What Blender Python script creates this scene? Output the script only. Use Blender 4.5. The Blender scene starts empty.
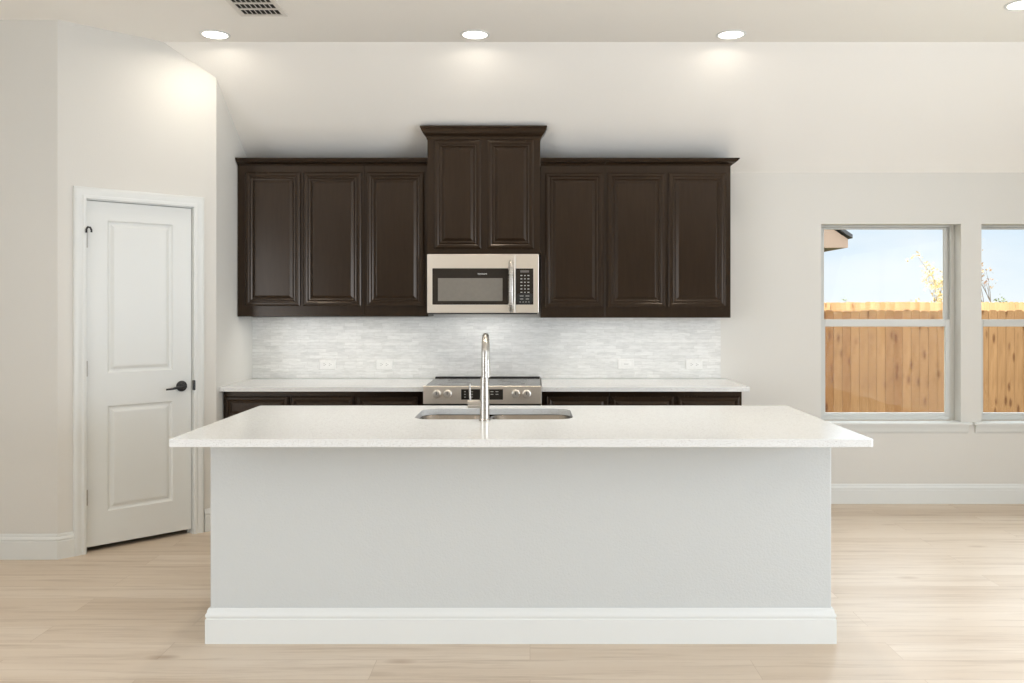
import bpy, bmesh, math, random
from mathutils import Vector, Matrix
R = math.radians
random.seed(11)
scn = bpy.context.scene
COL = scn.collection

# ------------------------------------------------------------------ camera
W_PX, H_PX, F_PX, VX, VY, CAM_H = 1024, 683, 850.0, 530.0, 306.0, 1.44
cam_d = bpy.data.cameras.new('camera')
cam = bpy.data.objects.new('camera', cam_d); COL.objects.link(cam)
cam.location = (0, 0, CAM_H); cam.rotation_euler = (R(90), 0, 0)
cam_d.sensor_fit = 'HORIZONTAL'; cam_d.sensor_width = 36.0
cam_d.lens = F_PX / W_PX * 36.0
cam_d.shift_x = (W_PX / 2 - VX) / W_PX
cam_d.shift_y = (VY - H_PX / 2) / W_PX
cam_d.clip_start = 0.02; cam_d.clip_end = 500
scn.camera = cam

# ------------------------------------------------------------------ view / render look
scn.view_settings.view_transform = 'Standard'
scn.view_settings.look = 'None'
scn.view_settings.gamma = 1.0
scn.view_settings.exposure = 0.14
scn.view_settings.use_curve_mapping = False
scn.cycles.use_denoising = True
scn.cycles.max_bounces = 10
scn.cycles.diffuse_bounces = 7
scn.cycles.glossy_bounces = 5
scn.cycles.transparent_max_bounces = 12
scn.cycles.caustics_reflective = False
scn.cycles.caustics_refractive = False
scn.cycles.sample_clamp_indirect = 6.0

# ------------------------------------------------------------------ world: pale blue sky with soft thin cloud
world = bpy.data.worlds.new('sky'); scn.world = world
world.use_nodes = True
wn = world.node_tree; wn.nodes.clear()
wo = wn.nodes.new('ShaderNodeOutputWorld'); wb = wn.nodes.new('ShaderNodeBackground')
tc = wn.nodes.new('ShaderNodeTexCoord'); sx = wn.nodes.new('ShaderNodeSeparateXYZ')
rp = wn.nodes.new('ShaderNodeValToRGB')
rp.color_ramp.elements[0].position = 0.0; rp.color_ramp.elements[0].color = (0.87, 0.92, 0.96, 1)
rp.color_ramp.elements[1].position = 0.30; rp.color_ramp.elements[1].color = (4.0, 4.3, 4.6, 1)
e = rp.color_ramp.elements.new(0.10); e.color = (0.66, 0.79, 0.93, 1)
cl = wn.nodes.new('ShaderNodeTexNoise'); cl.inputs['Scale'].default_value = 5.0; cl.inputs['Detail'].default_value = 5
mp = wn.nodes.new('ShaderNodeMapping'); mp.inputs['Scale'].default_value = (1, 1, 3.0)
cr = wn.nodes.new('ShaderNodeValToRGB')
cr.color_ramp.elements[0].position = 0.42; cr.color_ramp.elements[1].position = 0.64
mx = wn.nodes.new('ShaderNodeMix'); mx.data_type = 'RGBA'
mx.inputs[7].default_value = (0.90, 0.925, 0.95, 1)
L = wn.links.new
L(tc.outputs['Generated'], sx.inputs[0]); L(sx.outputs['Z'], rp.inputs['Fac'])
L(tc.outputs['Generated'], mp.inputs['Vector']); L(mp.outputs[0], cl.inputs['Vector'])
L(cl.outputs['Fac'], cr.inputs['Fac'])
lowr = wn.nodes.new('ShaderNodeMapRange'); lowr.inputs[1].default_value = 0.10; lowr.inputs[2].default_value = 0.16
lowr.inputs[3].default_value = 0.85; lowr.inputs[4].default_value = 0.0
L(sx.outputs['Z'], lowr.inputs[0])
cm = wn.nodes.new('ShaderNodeMath'); cm.operation = 'MULTIPLY'; L(cr.outputs['Color'], cm.inputs[0]); L(lowr.outputs[0], cm.inputs[1]); L(cm.outputs[0], mx.inputs[0])
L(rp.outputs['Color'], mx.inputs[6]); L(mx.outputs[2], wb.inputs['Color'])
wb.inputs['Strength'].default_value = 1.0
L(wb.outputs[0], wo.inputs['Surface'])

# ------------------------------------------------------------------ lights
WARM = (1.0, 0.90, 0.77); DAY = (0.86, 0.93, 1.0)
def sun_lamp():
    d = bpy.data.lights.new('sun', 'SUN'); d.energy = 1.35; d.angle = R(0.8); d.color = (1.0, 0.90, 0.74)
    o = bpy.data.objects.new('sun', d); COL.objects.link(o)
    v = Vector((0.55, 0.60, -0.58))
    o.rotation_euler = v.to_track_quat('-Z', 'Y').to_euler()
sun_lamp()
def area(name, loc, direction, sx_, sy_, power, color, shape='RECTANGLE', spread=180):
    d = bpy.data.lights.new(name, 'AREA'); d.shape = shape; d.size = sx_
    if shape in ('RECTANGLE', 'ELLIPSE'): d.size_y = sy_
    d.energy = power; d.color = color; d.spread = R(spread)
    o = bpy.data.objects.new(name, d); COL.objects.link(o); o.location = loc
    o.rotation_euler = Vector(direction).to_track_quat('-Z', 'Y').to_euler()
    return o
CEIL = 3.07
# area lamps for fill: inferred patio doors at right, unseen added window at left
area('daylight_patio_door', (5.06, 0.6, 1.20), (-1, 0.0, 0.22), 4.8, 2.2, 178, (0.82, 0.93, 1.07))
area('left_fill_light', (-4.31, -0.7, 1.45), (1, 0.10, 0.32), 4.8, 2.0, 98, (0.87, 0.94, 1.03))
for px_ in (2.6335, 3.8035):
    po = area('window_daylight_portal', (px_, 6.36, 1.316), (0, -1, 0), 1.0, 1.42, 1, (1, 1, 1))
    po.data.cycles.is_portal = True
# recessed ceiling cans: row over the back counter (built below) plus unseen ones, island row added to brighten its top
CANS = [(-1.89, 5.10), (-0.33, 5.10), (1.206, 5.10), (2.66, 4.59)]
CAN_W = 3.0
for (x, y) in CANS:
    area('ceiling_can_light', (x, y, CEIL - 0.012), (0, 0, -1), 0.14, 0.14, CAN_W, WARM, 'DISK', 172)
for (x, y) in [(-1.1, 3.95), (0.0, 3.95), (1.1, 3.95), (-1.9, 0.8), (2.7, 0.8)]:
    area('ceiling_can_light', (x, y, CEIL - 0.012), (0, 0, -1), 0.14, 0.14, 5.0, WARM, 'DISK', 140)
# LED strips tucked under the wall cabinets
area('under_cabinet_strip', (-1.34, 5.96, 1.350), (0, 0.08, -1), 1.12, 0.03, 1.3, (1, 0.96, 0.90))
area('under_cabinet_strip', (0.76, 5.96, 1.350), (0, 0.08, -1), 1.14, 0.03, 1.1, (1, 0.96, 0.90))

area('backsplash_fill_lamp', (-0.315, 5.98, 1.380), (0, 0.15, -1), 0.50, 0.03, 0.8, (1, 0.96, 0.90))  # added lamp under the microwave to brighten the middle of the backsplash

# ------------------------------------------------------------------ material helpers
def mat(name, color, rough=0.5, metal=0.0, coat=0.0, spec=0.5):
    m = bpy.data.materials.new(name); m.use_nodes = True
    b = m.node_tree.nodes['Principled BSDF']
    b.inputs['Base Color'].default_value = (*color, 1); b.inputs['Roughness'].default_value = rough
    b.inputs['Metallic'].default_value = metal; b.inputs['Coat Weight'].default_value = coat
    b.inputs['Specular IOR Level'].default_value = spec
    return m
def nodes(m): return m.node_tree.nodes, m.node_tree.links, m.node_tree.nodes['Principled BSDF']
def coords(m, scale=(1, 1, 1), kind='Object'):
    N, K, b = nodes(m)
    t = N.new('ShaderNodeTexCoord'); p = N.new('ShaderNodeMapping'); p.inputs['Scale'].default_value = scale
    K.new(t.outputs[kind], p.inputs['Vector']); return p.outputs[0]
def noise(m, vec, scale, detail=3, rough=0.5):
    N, K, b = nodes(m); n = N.new('ShaderNodeTexNoise')
    n.inputs['Scale'].default_value = scale; n.inputs['Detail'].default_value = detail; n.inputs['Roughness'].default_value = rough
    K.new(vec, n.inputs['Vector']); return n.outputs['Fac']
def ramp(m, fac, stops):
    N, K, b = nodes(m); r = N.new('ShaderNodeValToRGB')
    while len(r.color_ramp.elements) < len(stops): r.color_ramp.elements.new(0.5)
    for el, (p, c) in zip(r.color_ramp.elements, stops):
        el.position = p; el.color = (*c, 1) if len(c) == 3 else c
    K.new(fac, r.inputs['Fac']); return r.outputs['Color']
def mix(m, a, b_, fac, mode='MIX'):
    N, K, b = nodes(m); x = N.new('ShaderNodeMix'); x.data_type = 'RGBA'; x.blend_type = mode
    for i, v in ((6, a), (7, b_)):
        if isinstance(v, tuple): x.inputs[i].default_value = (*v, 1)
        else: K.new(v, x.inputs[i])
    if isinstance(fac, (int, float)): x.inputs[0].default_value = fac
    else: K.new(fac, x.inputs[0])
    return x.outputs[2]
def bump(m, h, strength=0.1, dist=0.01):
    N, K, b = nodes(m); n = N.new('ShaderNodeBump'); n.inputs['Strength'].default_value = strength; n.inputs['Distance'].default_value = dist
    K.new(h, n.inputs['Height']); K.new(n.outputs[0], b.inputs['Normal'])
def setc(m, out): N, K, b = nodes(m); K.new(out, b.inputs['Base Color'])

def paint(name, c, tex=0.12):
    m = mat(name, c, 0.75, spec=0.25); v = coords(m)
    bump(m, noise(m, v, 130, 2), tex, 0.004); return m
M = {}
M['wall'] = paint('wall_paint', (0.705, 0.695, 0.66))
M['ceiling'] = paint('ceiling_paint', (0.93, 0.915, 0.875))
M['island'] = paint('island_paint', (0.58, 0.60, 0.594), 0.35)
def trim_paint():
    m = mat('white_trim_paint', (0.735, 0.755, 0.742), 0.38); v = coords(m)
    bump(m, noise(m, v, 60, 2), 0.02, 0.002); return m
M['trim'] = trim_paint()
def vinyl():
    m = mat('window_vinyl', (0.62, 0.625, 0.60), 0.4); v = coords(m)
    bump(m, noise(m, v, 80, 2), 0.02, 0.002); return m
M['vinyl'] = vinyl()
def espresso():
    m = mat('espresso_wood', (0.03, 0.021, 0.015), 0.21, spec=0.40); m.node_tree.nodes['Principled BSDF'].inputs['Specular Tint'].default_value = (1.0, 0.86, 0.74, 1); v = coords(m, (14, 14, 1.2))
    n = noise(m, v, 5, 5, 0.6)
    setc(m, ramp(m, n, [(0.3, (0.0180, 0.0104, 0.0056)), (0.7, (0.0225, 0.0134, 0.0075))]))
    bump(m, n, 0.012, 0.001); return m
M['espresso'] = espresso()
def quartz():
    m = mat('white_quartz', (0.82, 0.81, 0.78), 0.12, spec=0.5); v = coords(m)
    a = noise(m, v, 260, 2, 0.6); b_ = noise(m, v, 90, 3, 0.6)
    c1 = ramp(m, a, [(0.30, (0.42, 0.41, 0.39)), (0.42, (0.77, 0.785, 0.785)), (0.62, (0.79, 0.805, 0.805)), (0.72, (0.88, 0.88, 0.87))])
    c2 = ramp(m, b_, [(0.3, (0.94, 0.935, 0.925)), (0.6, (1, 1, 1))])
    setc(m, mix(m, c1, c2, 1.0, 'MULTIPLY')); return m
M['quartz'] = quartz()
def tiles():
    m = mat('mosaic_tile', (0.7, 0.7, 0.68), 0.22, spec=0.5)
    N, K, b = nodes(m)
    t = N.new('ShaderNodeTexCoord'); p = N.new('ShaderNodeMapping'); p.inputs['Rotation'].default_value = (R(-90), 0, 0)
    K.new(t.outputs['Object'], p.inputs['Vector'])
    br = N.new('ShaderNodeTexBrick'); br.offset = 0.37; br.offset_frequency = 2; br.squash = 0.7; br.squash_frequency = 3
    br.inputs['Scale'].default_value = 1.0; br.inputs['Brick Width'].default_value = 0.135; br.inputs['Row Height'].default_value = 0.0235
    br.inputs['Mortar Size'].default_value = 0.0012; br.inputs['Mortar Smooth'].default_value = 0.2; br.inputs['Bias'].default_value = 0.0
    br.inputs['Color1'].default_value = (0.87, 0.875, 0.86, 1); br.inputs['Color2'].default_value = (0.76, 0.765, 0.75, 1)
    br.inputs['Mortar'].default_value = (0.74, 0.735, 0.71, 1)
    K.new(p.outputs[0], br.inputs['Vector'])
    vn = coords(m, (6, 1, 30)); n = noise(m, vn, 3.0, 5, 0.6)
    veins = ramp(m, n, [(0.35, (0.84, 0.845, 0.84)), (0.6, (1, 1, 1))])
    setc(m, mix(m, br.outputs['Color'], veins, 0.8, 'MULTIPLY'))
    inv = N.new('ShaderNodeMath'); inv.operation = 'SUBTRACT'; inv.inputs[0].default_value = 1.0
    K.new(br.outputs['Fac'], inv.inputs[1]); bump(m, inv.outputs[0], 0.25, 0.002); return m
M['tile'] = tiles()
def planks():
    m = mat('oak_planks', (0.6, 0.47, 0.36), 0.42, spec=0.4)
    N, K, b = nodes(m)
    t = N.new('ShaderNodeTexCoord')
    br = N.new('ShaderNodeTexBrick'); br.offset = 0.41; br.offset_frequency = 2
    br.inputs['Scale'].default_value = 1.0; br.inputs['Brick Width'].default_value = 1.52; br.inputs['Row Height'].default_value = 0.182
    br.inputs['Mortar Size'].default_value = 0.0011; br.inputs['Mortar Smooth'].default_value = 0.3; br.inputs['Bias'].default_value = 0.0
    br.inputs['Color1'].default_value = (0.635, 0.525, 0.41, 1); br.inputs['Color2'].default_value = (0.705, 0.605, 0.495, 1)
    br.inputs['Mortar'].default_value = (0.50, 0.39, 0.29, 1)
    K.new(t.outputs['Object'], br.inputs['Vector'])
    # grain: offset by the plank's own tone so it does not run across seams
    sep = N.new('ShaderNodeSeparateColor'); K.new(br.outputs['Color'], sep.inputs[0])
    mul = N.new('ShaderNodeMath'); mul.operation = 'MULTIPLY'; mul.inputs[1].default_value = 60
    K.new(sep.outputs[0], mul.inputs[0])
    mp_ = N.new('ShaderNodeMapping'); mp_.inputs['Scale'].default_value = (0.8, 13, 1)
    K.new(t.outputs['Object'], mp_.inputs['Vector'])
    ad = N.new('ShaderNodeVectorMath'); ad.operation = 'ADD'; K.new(mp_.outputs[0], ad.inputs[0])
    cx = N.new('ShaderNodeCombineXYZ'); K.new(mul.outputs[0], cx.inputs[0]); K.new(mul.outputs[0], cx.inputs[2])
    K.new(cx.outputs[0], ad.inputs[1])
    g1 = noise(m, ad.outputs[0], 2.2, 6, 0.65); g2 = noise(m, ad.outputs[0], 0.9, 2, 0.5)
    grain = ramp(m, g1, [(0.28, (0.72, 0.66, 0.60)), (0.50, (1, 1, 1)), (0.8, (1.0, 0.99, 0.97))])
    tone = ramp(m, g2, [(0.3, (0.90, 0.87, 0.84)), (0.6, (1.0, 1.0, 1.0))])
    c = mix(m, br.outputs['Color'], grain, 0.8, 'MULTIPLY'); c = mix(m, c, tone, 0.8, 'MULTIPLY')
    # sparse knots
    kp = N.new('ShaderNodeMapping'); kp.inputs['Scale'].default_value = (1.3, 3.6, 1); K.new(t.outputs['Object'], kp.inputs['Vector'])
    vo = N.new('ShaderNodeTexVoronoi'); vo.inputs['Scale'].default_value = 1.0; K.new(kp.outputs[0], vo.inputs['Vector'])
    kn = ramp(m, vo.outputs['Distance'], [(0.03, (0.62, 0.52, 0.44)), (0.11, (1, 1, 1))])
    setc(m, mix(m, c, kn, 0.75, 'MULTIPLY'))
    bump(m, g1, 0.04, 0.002); return m
M['floor'] = planks()
def steel(name, c, rough, streak=(1, 1, 60)):
    m = mat(name, c, rough, 1.0); v = coords(m, streak); n = noise(m, v, 8, 3)
    N, K, b = nodes(m)
    r = N.new('ShaderNodeMapRange'); r.inputs[3].default_value = rough - 0.05; r.inputs[4].default_value = rough + 0.07
    K.new(n, r.inputs[0]); K.new(r.outputs[0], b.inputs['Roughness']); return m
M['steel'] = steel('stainless_steel', (0.84, 0.78, 0.70), 0.34)
M['range_steel'] = steel('range_steel', (0.80, 0.73, 0.64), 0.42)
M['knob'] = steel('knob_steel', (0.88, 0.84, 0.78), 0.35)
M['nickel'] = steel('brushed_nickel', (0.50, 0.475, 0.44), 0.27)
M['sink_steel'] = steel('sink_steel', (0.33, 0.29, 0.245), 0.24, (40, 1, 1))
M['hinge'] = steel('satin_hinge', (0.48, 0.46, 0.43), 0.4)
def plain(name, c, rough, spec=0.5, metal=0.0):
    m = mat(name, c, rough, metal, spec=spec); v = coords(m)
    n = noise(m, v, 40, 2); setc(m, ramp(m, n, [(0.2, tuple(x * 0.94 for x in c)), (0.8, tuple(min(1, x * 1.04) for x in c))])); return m
M['black_glass'] = plain('black_glass', (0.030, 0.027, 0.024), 0.10)
M['mw_door_black'] = plain('charcoal_glass', (0.032, 0.026, 0.021), 0.25, 0.2)
M['mw_window'] = plain('mesh_screen_glass', (0.22, 0.205, 0.18), 0.25, 0.3)
M['black'] = plain('black_plastic', (0.012, 0.012, 0.012), 0.4)
M['black_metal'] = plain('matte_black_metal', (0.015, 0.015, 0.016), 0.35, 0.5)
M['dark'] = plain('duct_shade', (0.02, 0.02, 0.018), 0.8)
M['button'] = plain('grey_print', (0.52, 0.51, 0.48), 0.5)
M['button_dim'] = plain('dim_print', (0.14, 0.13, 0.12), 0.4)
M['outlet'] = plain('outlet_plastic', (0.84, 0.84, 0.82), 0.35)
M['slot'] = plain('outlet_slot', (0.22, 0.22, 0.21), 0.6)
M['vent'] = plain('vent_enamel', (0.78, 0.76, 0.71), 0.45)
def emit(name, c, s):
    m = mat(name, (0.9, 0.9, 0.9), 0.4); b = m.node_tree.nodes['Principled BSDF']
    b.inputs['Emission Color'].default_value = (*c, 1); b.inputs['Emission Strength'].default_value = s; return m
M['lens'] = emit('lit_lens', (1.0, 0.94, 0.84), 6.0)
def glass():
    m = bpy.data.materials.new('window_glass'); m.use_nodes = True
    N, K = m.node_tree.nodes, m.node_tree.links; N.clear()
    o = N.new('ShaderNodeOutputMaterial'); mxs = N.new('ShaderNodeMixShader')
    tr = N.new('ShaderNodeBsdfTransparent'); tr.inputs[0].default_value = (0.97, 0.985, 0.98, 1)
    gl = N.new('ShaderNodeBsdfGlossy'); gl.inputs['Roughness'].default_value = 0.02
    fr = N.new('ShaderNodeFresnel'); fr.inputs[0].default_value = 1.12
    K.new(fr.outputs[0], mxs.inputs[0]); K.new(tr.outputs[0], mxs.inputs[1]); K.new(gl.outputs[0], mxs.inputs[2]); K.new(mxs.outputs[0], o.inputs[0])
    return m
M['glass'] = glass()
def cedar(name, dark, light):
    m = mat(name, light, 0.8, spec=0.2); N, K, b = nodes(m)
    v = coords(m, (20, 20, 1.6)); n = noise(m, v, 1.4, 5, 0.6)
    oi = N.new('ShaderNodeObjectInfo')
    c = ramp(m, n, [(0.3, dark), (0.7, light)])
    tint = ramp(m, oi.outputs['Random'], [(0.0, (0.84, 0.72, 0.62)), (0.5, (1.0, 0.97, 0.95)), (1.0, (1.14, 1.12, 1.12))])
    c = mix(m, c, tint, 1.0, 'MULTIPLY')
    kp = N.new('ShaderNodeMapping'); kp.inputs['Scale'].default_value = (9, 9, 2.6)
    g = N.new('ShaderNodeNewGeometry'); K.new(g.outputs['Position'], kp.inputs['Vector'])
    vo = N.new('ShaderNodeTexVoronoi'); vo.inputs['Scale'].default_value = 1.0; K.new(kp.outputs[0], vo.inputs['Vector'])
    kn = ramp(m, vo.outputs['Distance'], [(0.12, (0.34, 0.23, 0.15)), (0.27, (1, 1, 1))])
    setc(m, mix(m, c, kn, 0.8, 'MULTIPLY')); return m
M['cedar'] = cedar('cedar_boards', (0.20, 0.105, 0.046), (0.30, 0.168, 0.078))
M['cedar_far'] = cedar('cedar_boards_painted_sun', (0.52, 0.31, 0.15), (0.64, 0.40, 0.21))  # same cedar with sunlight put into a lighter base colour
def bark():
    m = mat('bark', (0.16, 0.12, 0.09), 0.9); v = coords(m, (6, 6, 2)); n = noise(m, v, 6, 4)
    setc(m, ramp(m, n, [(0.3, (0.10, 0.075, 0.055)), (0.7, (0.22, 0.17, 0.13))])); return m
M['bark'] = bark()
def leafm(name, a, b_):
    m = mat(name, a, 0.7); v = coords(m); n = noise(m, v, 3, 2); setc(m, ramp(m, n, [(0.35, a), (0.65, b_)])); return m
M['leaf_gold'] = leafm('golden_leaf', (0.62, 0.46, 0.20), (0.74, 0.58, 0.30))
M['leaf_russet'] = leafm('russet_leaf', (0.30, 0.17, 0.12), (0.52, 0.36, 0.20))
M['leaf_green'] = leafm('dull_green_leaf', (0.16, 0.20, 0.10), (0.26, 0.28, 0.15))
M['brick'] = plain('tan_cladding', (0.62, 0.47, 0.37), 0.8, 0.2)
M['fascia'] = plain('fascia_board', (0.32, 0.23, 0.175), 0.7, 0.2)
M['shingle'] = plain('roof_shingle', (0.075, 0.075, 0.08), 0.9, 0.2)
M['soffit'] = plain('soffit_board', (0.10, 0.085, 0.07), 0.8, 0.2)
M['soil'] = leafm('dry_lawn', (0.20, 0.20, 0.09), (0.33, 0.29, 0.15))

# ------------------------------------------------------------------ mesh helpers
def link(name, bm, m, parent=None, bevel=0.0, smooth=False, mats=None):
    bmesh.ops.recalc_face_normals(bm, faces=bm.faces[:])
    me = bpy.data.meshes.new(name); bm.to_mesh(me); bm.free()
    for x in (mats or [m]): me.materials.append(x)
    if smooth:
        for p in me.polygons: p.use_smooth = True
        try: me.set_sharp_from_angle(angle=R(38))
        except Exception: pass
    o = bpy.data.objects.new(name, me); COL.objects.link(o)
    if parent: o.parent = parent
    if bevel > 0:
        b = o.modifiers.new('bevel', 'BEVEL'); b.width = bevel; b.segments = 2; b.limit_method = 'ANGLE'; b.angle_limit = R(40)
    return o
def BM(): return bmesh.new()
def box(bm, x0, x1, y0, y1, z0, z1):
    vs = [bm.verts.new((x, y, z)) for x in (x0, x1) for y in (y0, y1) for z in (z0, z1)]
    for f in ((0, 1, 3, 2), (4, 6, 7, 5), (0, 4, 5, 1), (2, 3, 7, 6), (0, 2, 6, 4), (1, 5, 7, 3)):
        bm.faces.new([vs[i] for i in f])
    return bm
def prism(bm, pts, axis, a0, a1):
    """pts 2D outline; axis 'x': pts=(y,z); 'y': pts=(x,z); 'z': pts=(x,y)"""
    def P(p, a):
        return {'x': (a, p[0], p[1]), 'y': (p[0], a, p[1]), 'z': (p[0], p[1], a)}[axis]
    A = [bm.verts.new(P(p, a0)) for p in pts]; B = [bm.verts.new(P(p, a1)) for p in pts]
    n = len(pts)
    bm.faces.new(A); bm.faces.new(B)
    for i in range(n): bm.faces.new([A[i], A[(i + 1) % n], B[(i + 1) % n], B[i]])
    return bm
def sweep(bm, path, prof, fmap):
    """mitred sweep. path: 2D points; prof: (offset to the left of travel, depth); fmap(a,b,d)->xyz"""
    P = [Vector(p) for p in path]; rows = []
    for i, p in enumerate(P):
        d0 = (P[i] - P[i - 1]).normalized() if i > 0 else None
        d1 = (P[i + 1] - P[i]).normalized() if i < len(P) - 1 else None
        if d0 is None: d0 = d1
        if d1 is None: d1 = d0
        n0 = Vector((-d0.y, d0.x)); n1 = Vector((-d1.y, d1.x))
        m_ = (n0 + n1).normalized(); m_ /= max(0.3, m_.dot(n0))
        rows.append([bm.verts.new(fmap(p.x + m_.x * o, p.y + m_.y * o, d)) for o, d in prof])
    n = len(prof)
    for a, b in zip(rows[:-1], rows[1:]):
        for i in range(n): bm.faces.new([a[i], a[(i + 1) % n], b[(i + 1) % n], b[i]])
    bm.faces.new(rows[0]); bm.faces.new(rows[-1]); return bm
def lathe(bm, prof, seg=32, at=(0, 0, 0), rot=None):
    """prof: (radius, height) about local z; rot: matrix"""
    rot = rot or Matrix.Identity(3); at = Vector(at); rows = []
    for r, h in prof:
        if r < 1e-6: rows.append([bm.verts.new(at + rot @ Vector((0, 0, h)))])
        else: rows.append([bm.verts.new(at + rot @ Vector((r * math.cos(2 * math.pi * k / seg), r * math.sin(2 * math.pi * k / seg), h))) for k in range(seg)])
    for a, b in zip(rows[:-1], rows[1:]):
        for k in range(seg):
            j = (k + 1) % seg
            if len(a) == 1 and len(b) == 1: continue
            if len(a) == 1: bm.faces.new([a[0], b[k], b[j]])
            elif len(b) == 1: bm.faces.new([a[k], a[j], b[0]])
            else: bm.faces.new([a[k], a[j], b[j], b[k]])
    return bm
TO_MY = Matrix.Rotation(R(90), 3, 'X')      # local z -> -y (toward the viewer)
TO_MX = Matrix.Rotation(R(-90), 3, 'Y')     # local z -> -x
def tube(bm, pts, rad, seg=16):
    P = [Vector(p) for p in pts]; rs = rad if isinstance(rad, (list, tuple)) else [rad] * len(P); rows = []
    up = None
    for i, p in enumerate(P):
        t = (P[min(i + 1, len(P) - 1)] - P[max(i - 1, 0)]).normalized()
        if up is None: up = Vector((1, 0, 0)) if abs(t.x) < 0.9 else Vector((0, 1, 0))
        u = (up - t * up.dot(t)).normalized(); v = t.cross(u); up = u
        rows.append([bm.verts.new(p + (u * math.cos(2 * math.pi * k / seg) + v * math.sin(2 * math.pi * k / seg)) * rs[i]) for k in range(seg)])
    for a, b in zip(rows[:-1], rows[1:]):
        for k in range(seg): bm.faces.new([a[k], a[(k + 1) % seg], b[(k + 1) % seg], b[k]])
    bm.faces.new(rows[0]); bm.faces.new(rows[-1]); return bm
def nested(bm, x0, x1, z0, z1, steps, y):
    """panel facing -y built of nested rectangles: steps = (inset, rise toward viewer); first step closes the back"""
    rows = []
    for ins, d in steps:
        rows.append([bm.verts.new(c) for c in ((x0 + ins, y - d, z0 + ins), (x1 - ins, y - d, z0 + ins), (x1 - ins, y - d, z1 - ins), (x0 + ins, y - d, z1 - ins))])
    for a, b in zip(rows[:-1], rows[1:]):
        for k in range(4): bm.faces.new([a[k], a[(k + 1) % 4], b[(k + 1) % 4], b[k]])
    bm.faces.new(rows[0]); bm.faces.new(rows[-1]); return bm
def rrect(x0, x1, y0, y1, r, n=8):
    pts = []
    for cx_, cy_, a0 in ((x1 - r, y0 + r, -90), (x1 - r, y1 - r, 0), (x0 + r, y1 - r, 90), (x0 + r, y0 + r, 180)):
        for k in range(n + 1):
            a = R(a0 + 90 * k / n); pts.append((cx_ + r * math.cos(a), cy_ + r * math.sin(a)))
    return pts
def empty(name, loc=(0, 0, 0), rz=0.0):
    o = bpy.data.objects.new(name, None); COL.objects.link(o); o.location = loc; o.rotation_euler = (0, 0, rz)
    o.empty_display_size = 0.1; return o
def tag(o, label, cat, group=None):
    o['label'] = label; o['category'] = cat
    if group: o['group'] = group
    return o
def struct(o): o['kind'] = 'structure'; return o
def copy_tree(o, parent=None):
    c = o.copy(); COL.objects.link(c)
    if parent: c.parent = parent
    for ch in list(o.children): copy_tree(ch, c)
    return c

# ------------------------------------------------------------------ plan of the room
BACK_Y = 6.20; FRONT_Y = -7.0; RIGHT_X = 4.95; LEFT_X = -4.2; LEFT_Y = 4.84
SIDE_X = -2.022; CREASE_Y = 5.248; SPRING = 2.413
PA = Vector((-2.69, 4.84)); PB = Vector((SIDE_X, 5.48)); PLEN = (PB - PA).length; PANG = math.atan2(PB.y - PA.y, PB.x - PA.x)
WIN_Z0, WIN_Z1 = 0.594, 2.038
WINS = [(2.123, 3.144), (3.293, 4.314)]

struct(link('floor', box(BM(), LEFT_X - 0.2, RIGHT_X + 0.15, FRONT_Y - 0.15, BACK_Y + 0.15, -0.12, 0.0), M['floor']))
bm = BM()
prism(bm, [(FRONT_Y - 0.1, CEIL), (CREASE_Y, CEIL), (BACK_Y + 0.16, SPRING - 0.11), (BACK_Y + 0.16, SPRING + 0.06), (CREASE_Y + 0.03, CEIL + 0.14), (FRONT_Y - 0.1, CEIL + 0.14)], 'x', LEFT_X - 0.2, RIGHT_X + 0.15)
struct(link('ceiling', bm, M['ceiling']))

def holed_wall(bm, a0, a1, z0, z1, holes, d0, d1, axis='x'):
    xs = sorted({a0, a1, *[h[0] for h in holes], *[h[1] for h in holes]})
    zs = sorted({z0, z1, *[h[2] for h in holes], *[h[3] for h in holes]})
    for i in range(len(xs) - 1):
        for j in range(len(zs) - 1):
            mx_, mz_ = (xs[i] + xs[i + 1]) / 2, (zs[j] + zs[j + 1]) / 2
            if any(h[0] < mx_ < h[1] and h[2] < mz_ < h[3] for h in holes): continue
            if axis == 'x': box(bm, xs[i], xs[i + 1], d0, d1, zs[j], zs[j + 1])
            else: box(bm, d0, d1, xs[i], xs[i + 1], zs[j], zs[j + 1])
    bmesh.ops.remove_doubles(bm, verts=bm.verts[:], dist=1e-5)
    dup = {}
    for f in bm.faces: dup.setdefault(tuple(sorted(v.index for v in f.verts)), []).append(f)
    bm.verts.index_update(); dup = {}
    for f in bm.faces: dup.setdefault(tuple(sorted(v.index for v in f.verts)), []).append(f)
    bmesh.ops.delete(bm, geom=[f for fs in dup.values() if len(fs) > 1 for f in fs], context='FACES_ONLY')
    return bm
struct(link('wall_back', holed_wall(BM(), LEFT_X - 0.12, RIGHT_X + 0.12, 0, 2.47, [(a, b, WIN_Z0 - 0.02, WIN_Z1) for a, b in WINS], BACK_Y, BACK_Y + 0.15), M['wall']))
struct(link('wall_side', box(BM(), SIDE_X - 0.12, SIDE_X, PB.y, BACK_Y, 0, CEIL + 0.05), M['wall']))
struct(link('wall_left', holed_wall(BM(), LEFT_X, PA.x, 0, CEIL + 0.05, [], LEFT_Y, LEFT_Y + 0.12), M['wall']))
struct(link('wall_left_return', holed_wall(BM(), FRONT_Y, BACK_Y, 0, CEIL + 0.05, [(-3.1, 1.7, 0.4, 2.5)], LEFT_X - 0.12, LEFT_X, 'y'), M['wall']))
struct(link('wall_right', holed_wall(BM(), FRONT_Y, BACK_Y, 0, CEIL + 0.05, [(-1.8, 3.0, 0.0, 2.35)], RIGHT_X, RIGHT_X + 0.12, 'y'), M['wall']))
struct(link('wall_front', holed_wall(BM(), LEFT_X, RIGHT_X, 0, CEIL + 0.05, [], FRONT_Y - 0.12, FRONT_Y, 'x'), M['wall']))

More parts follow.
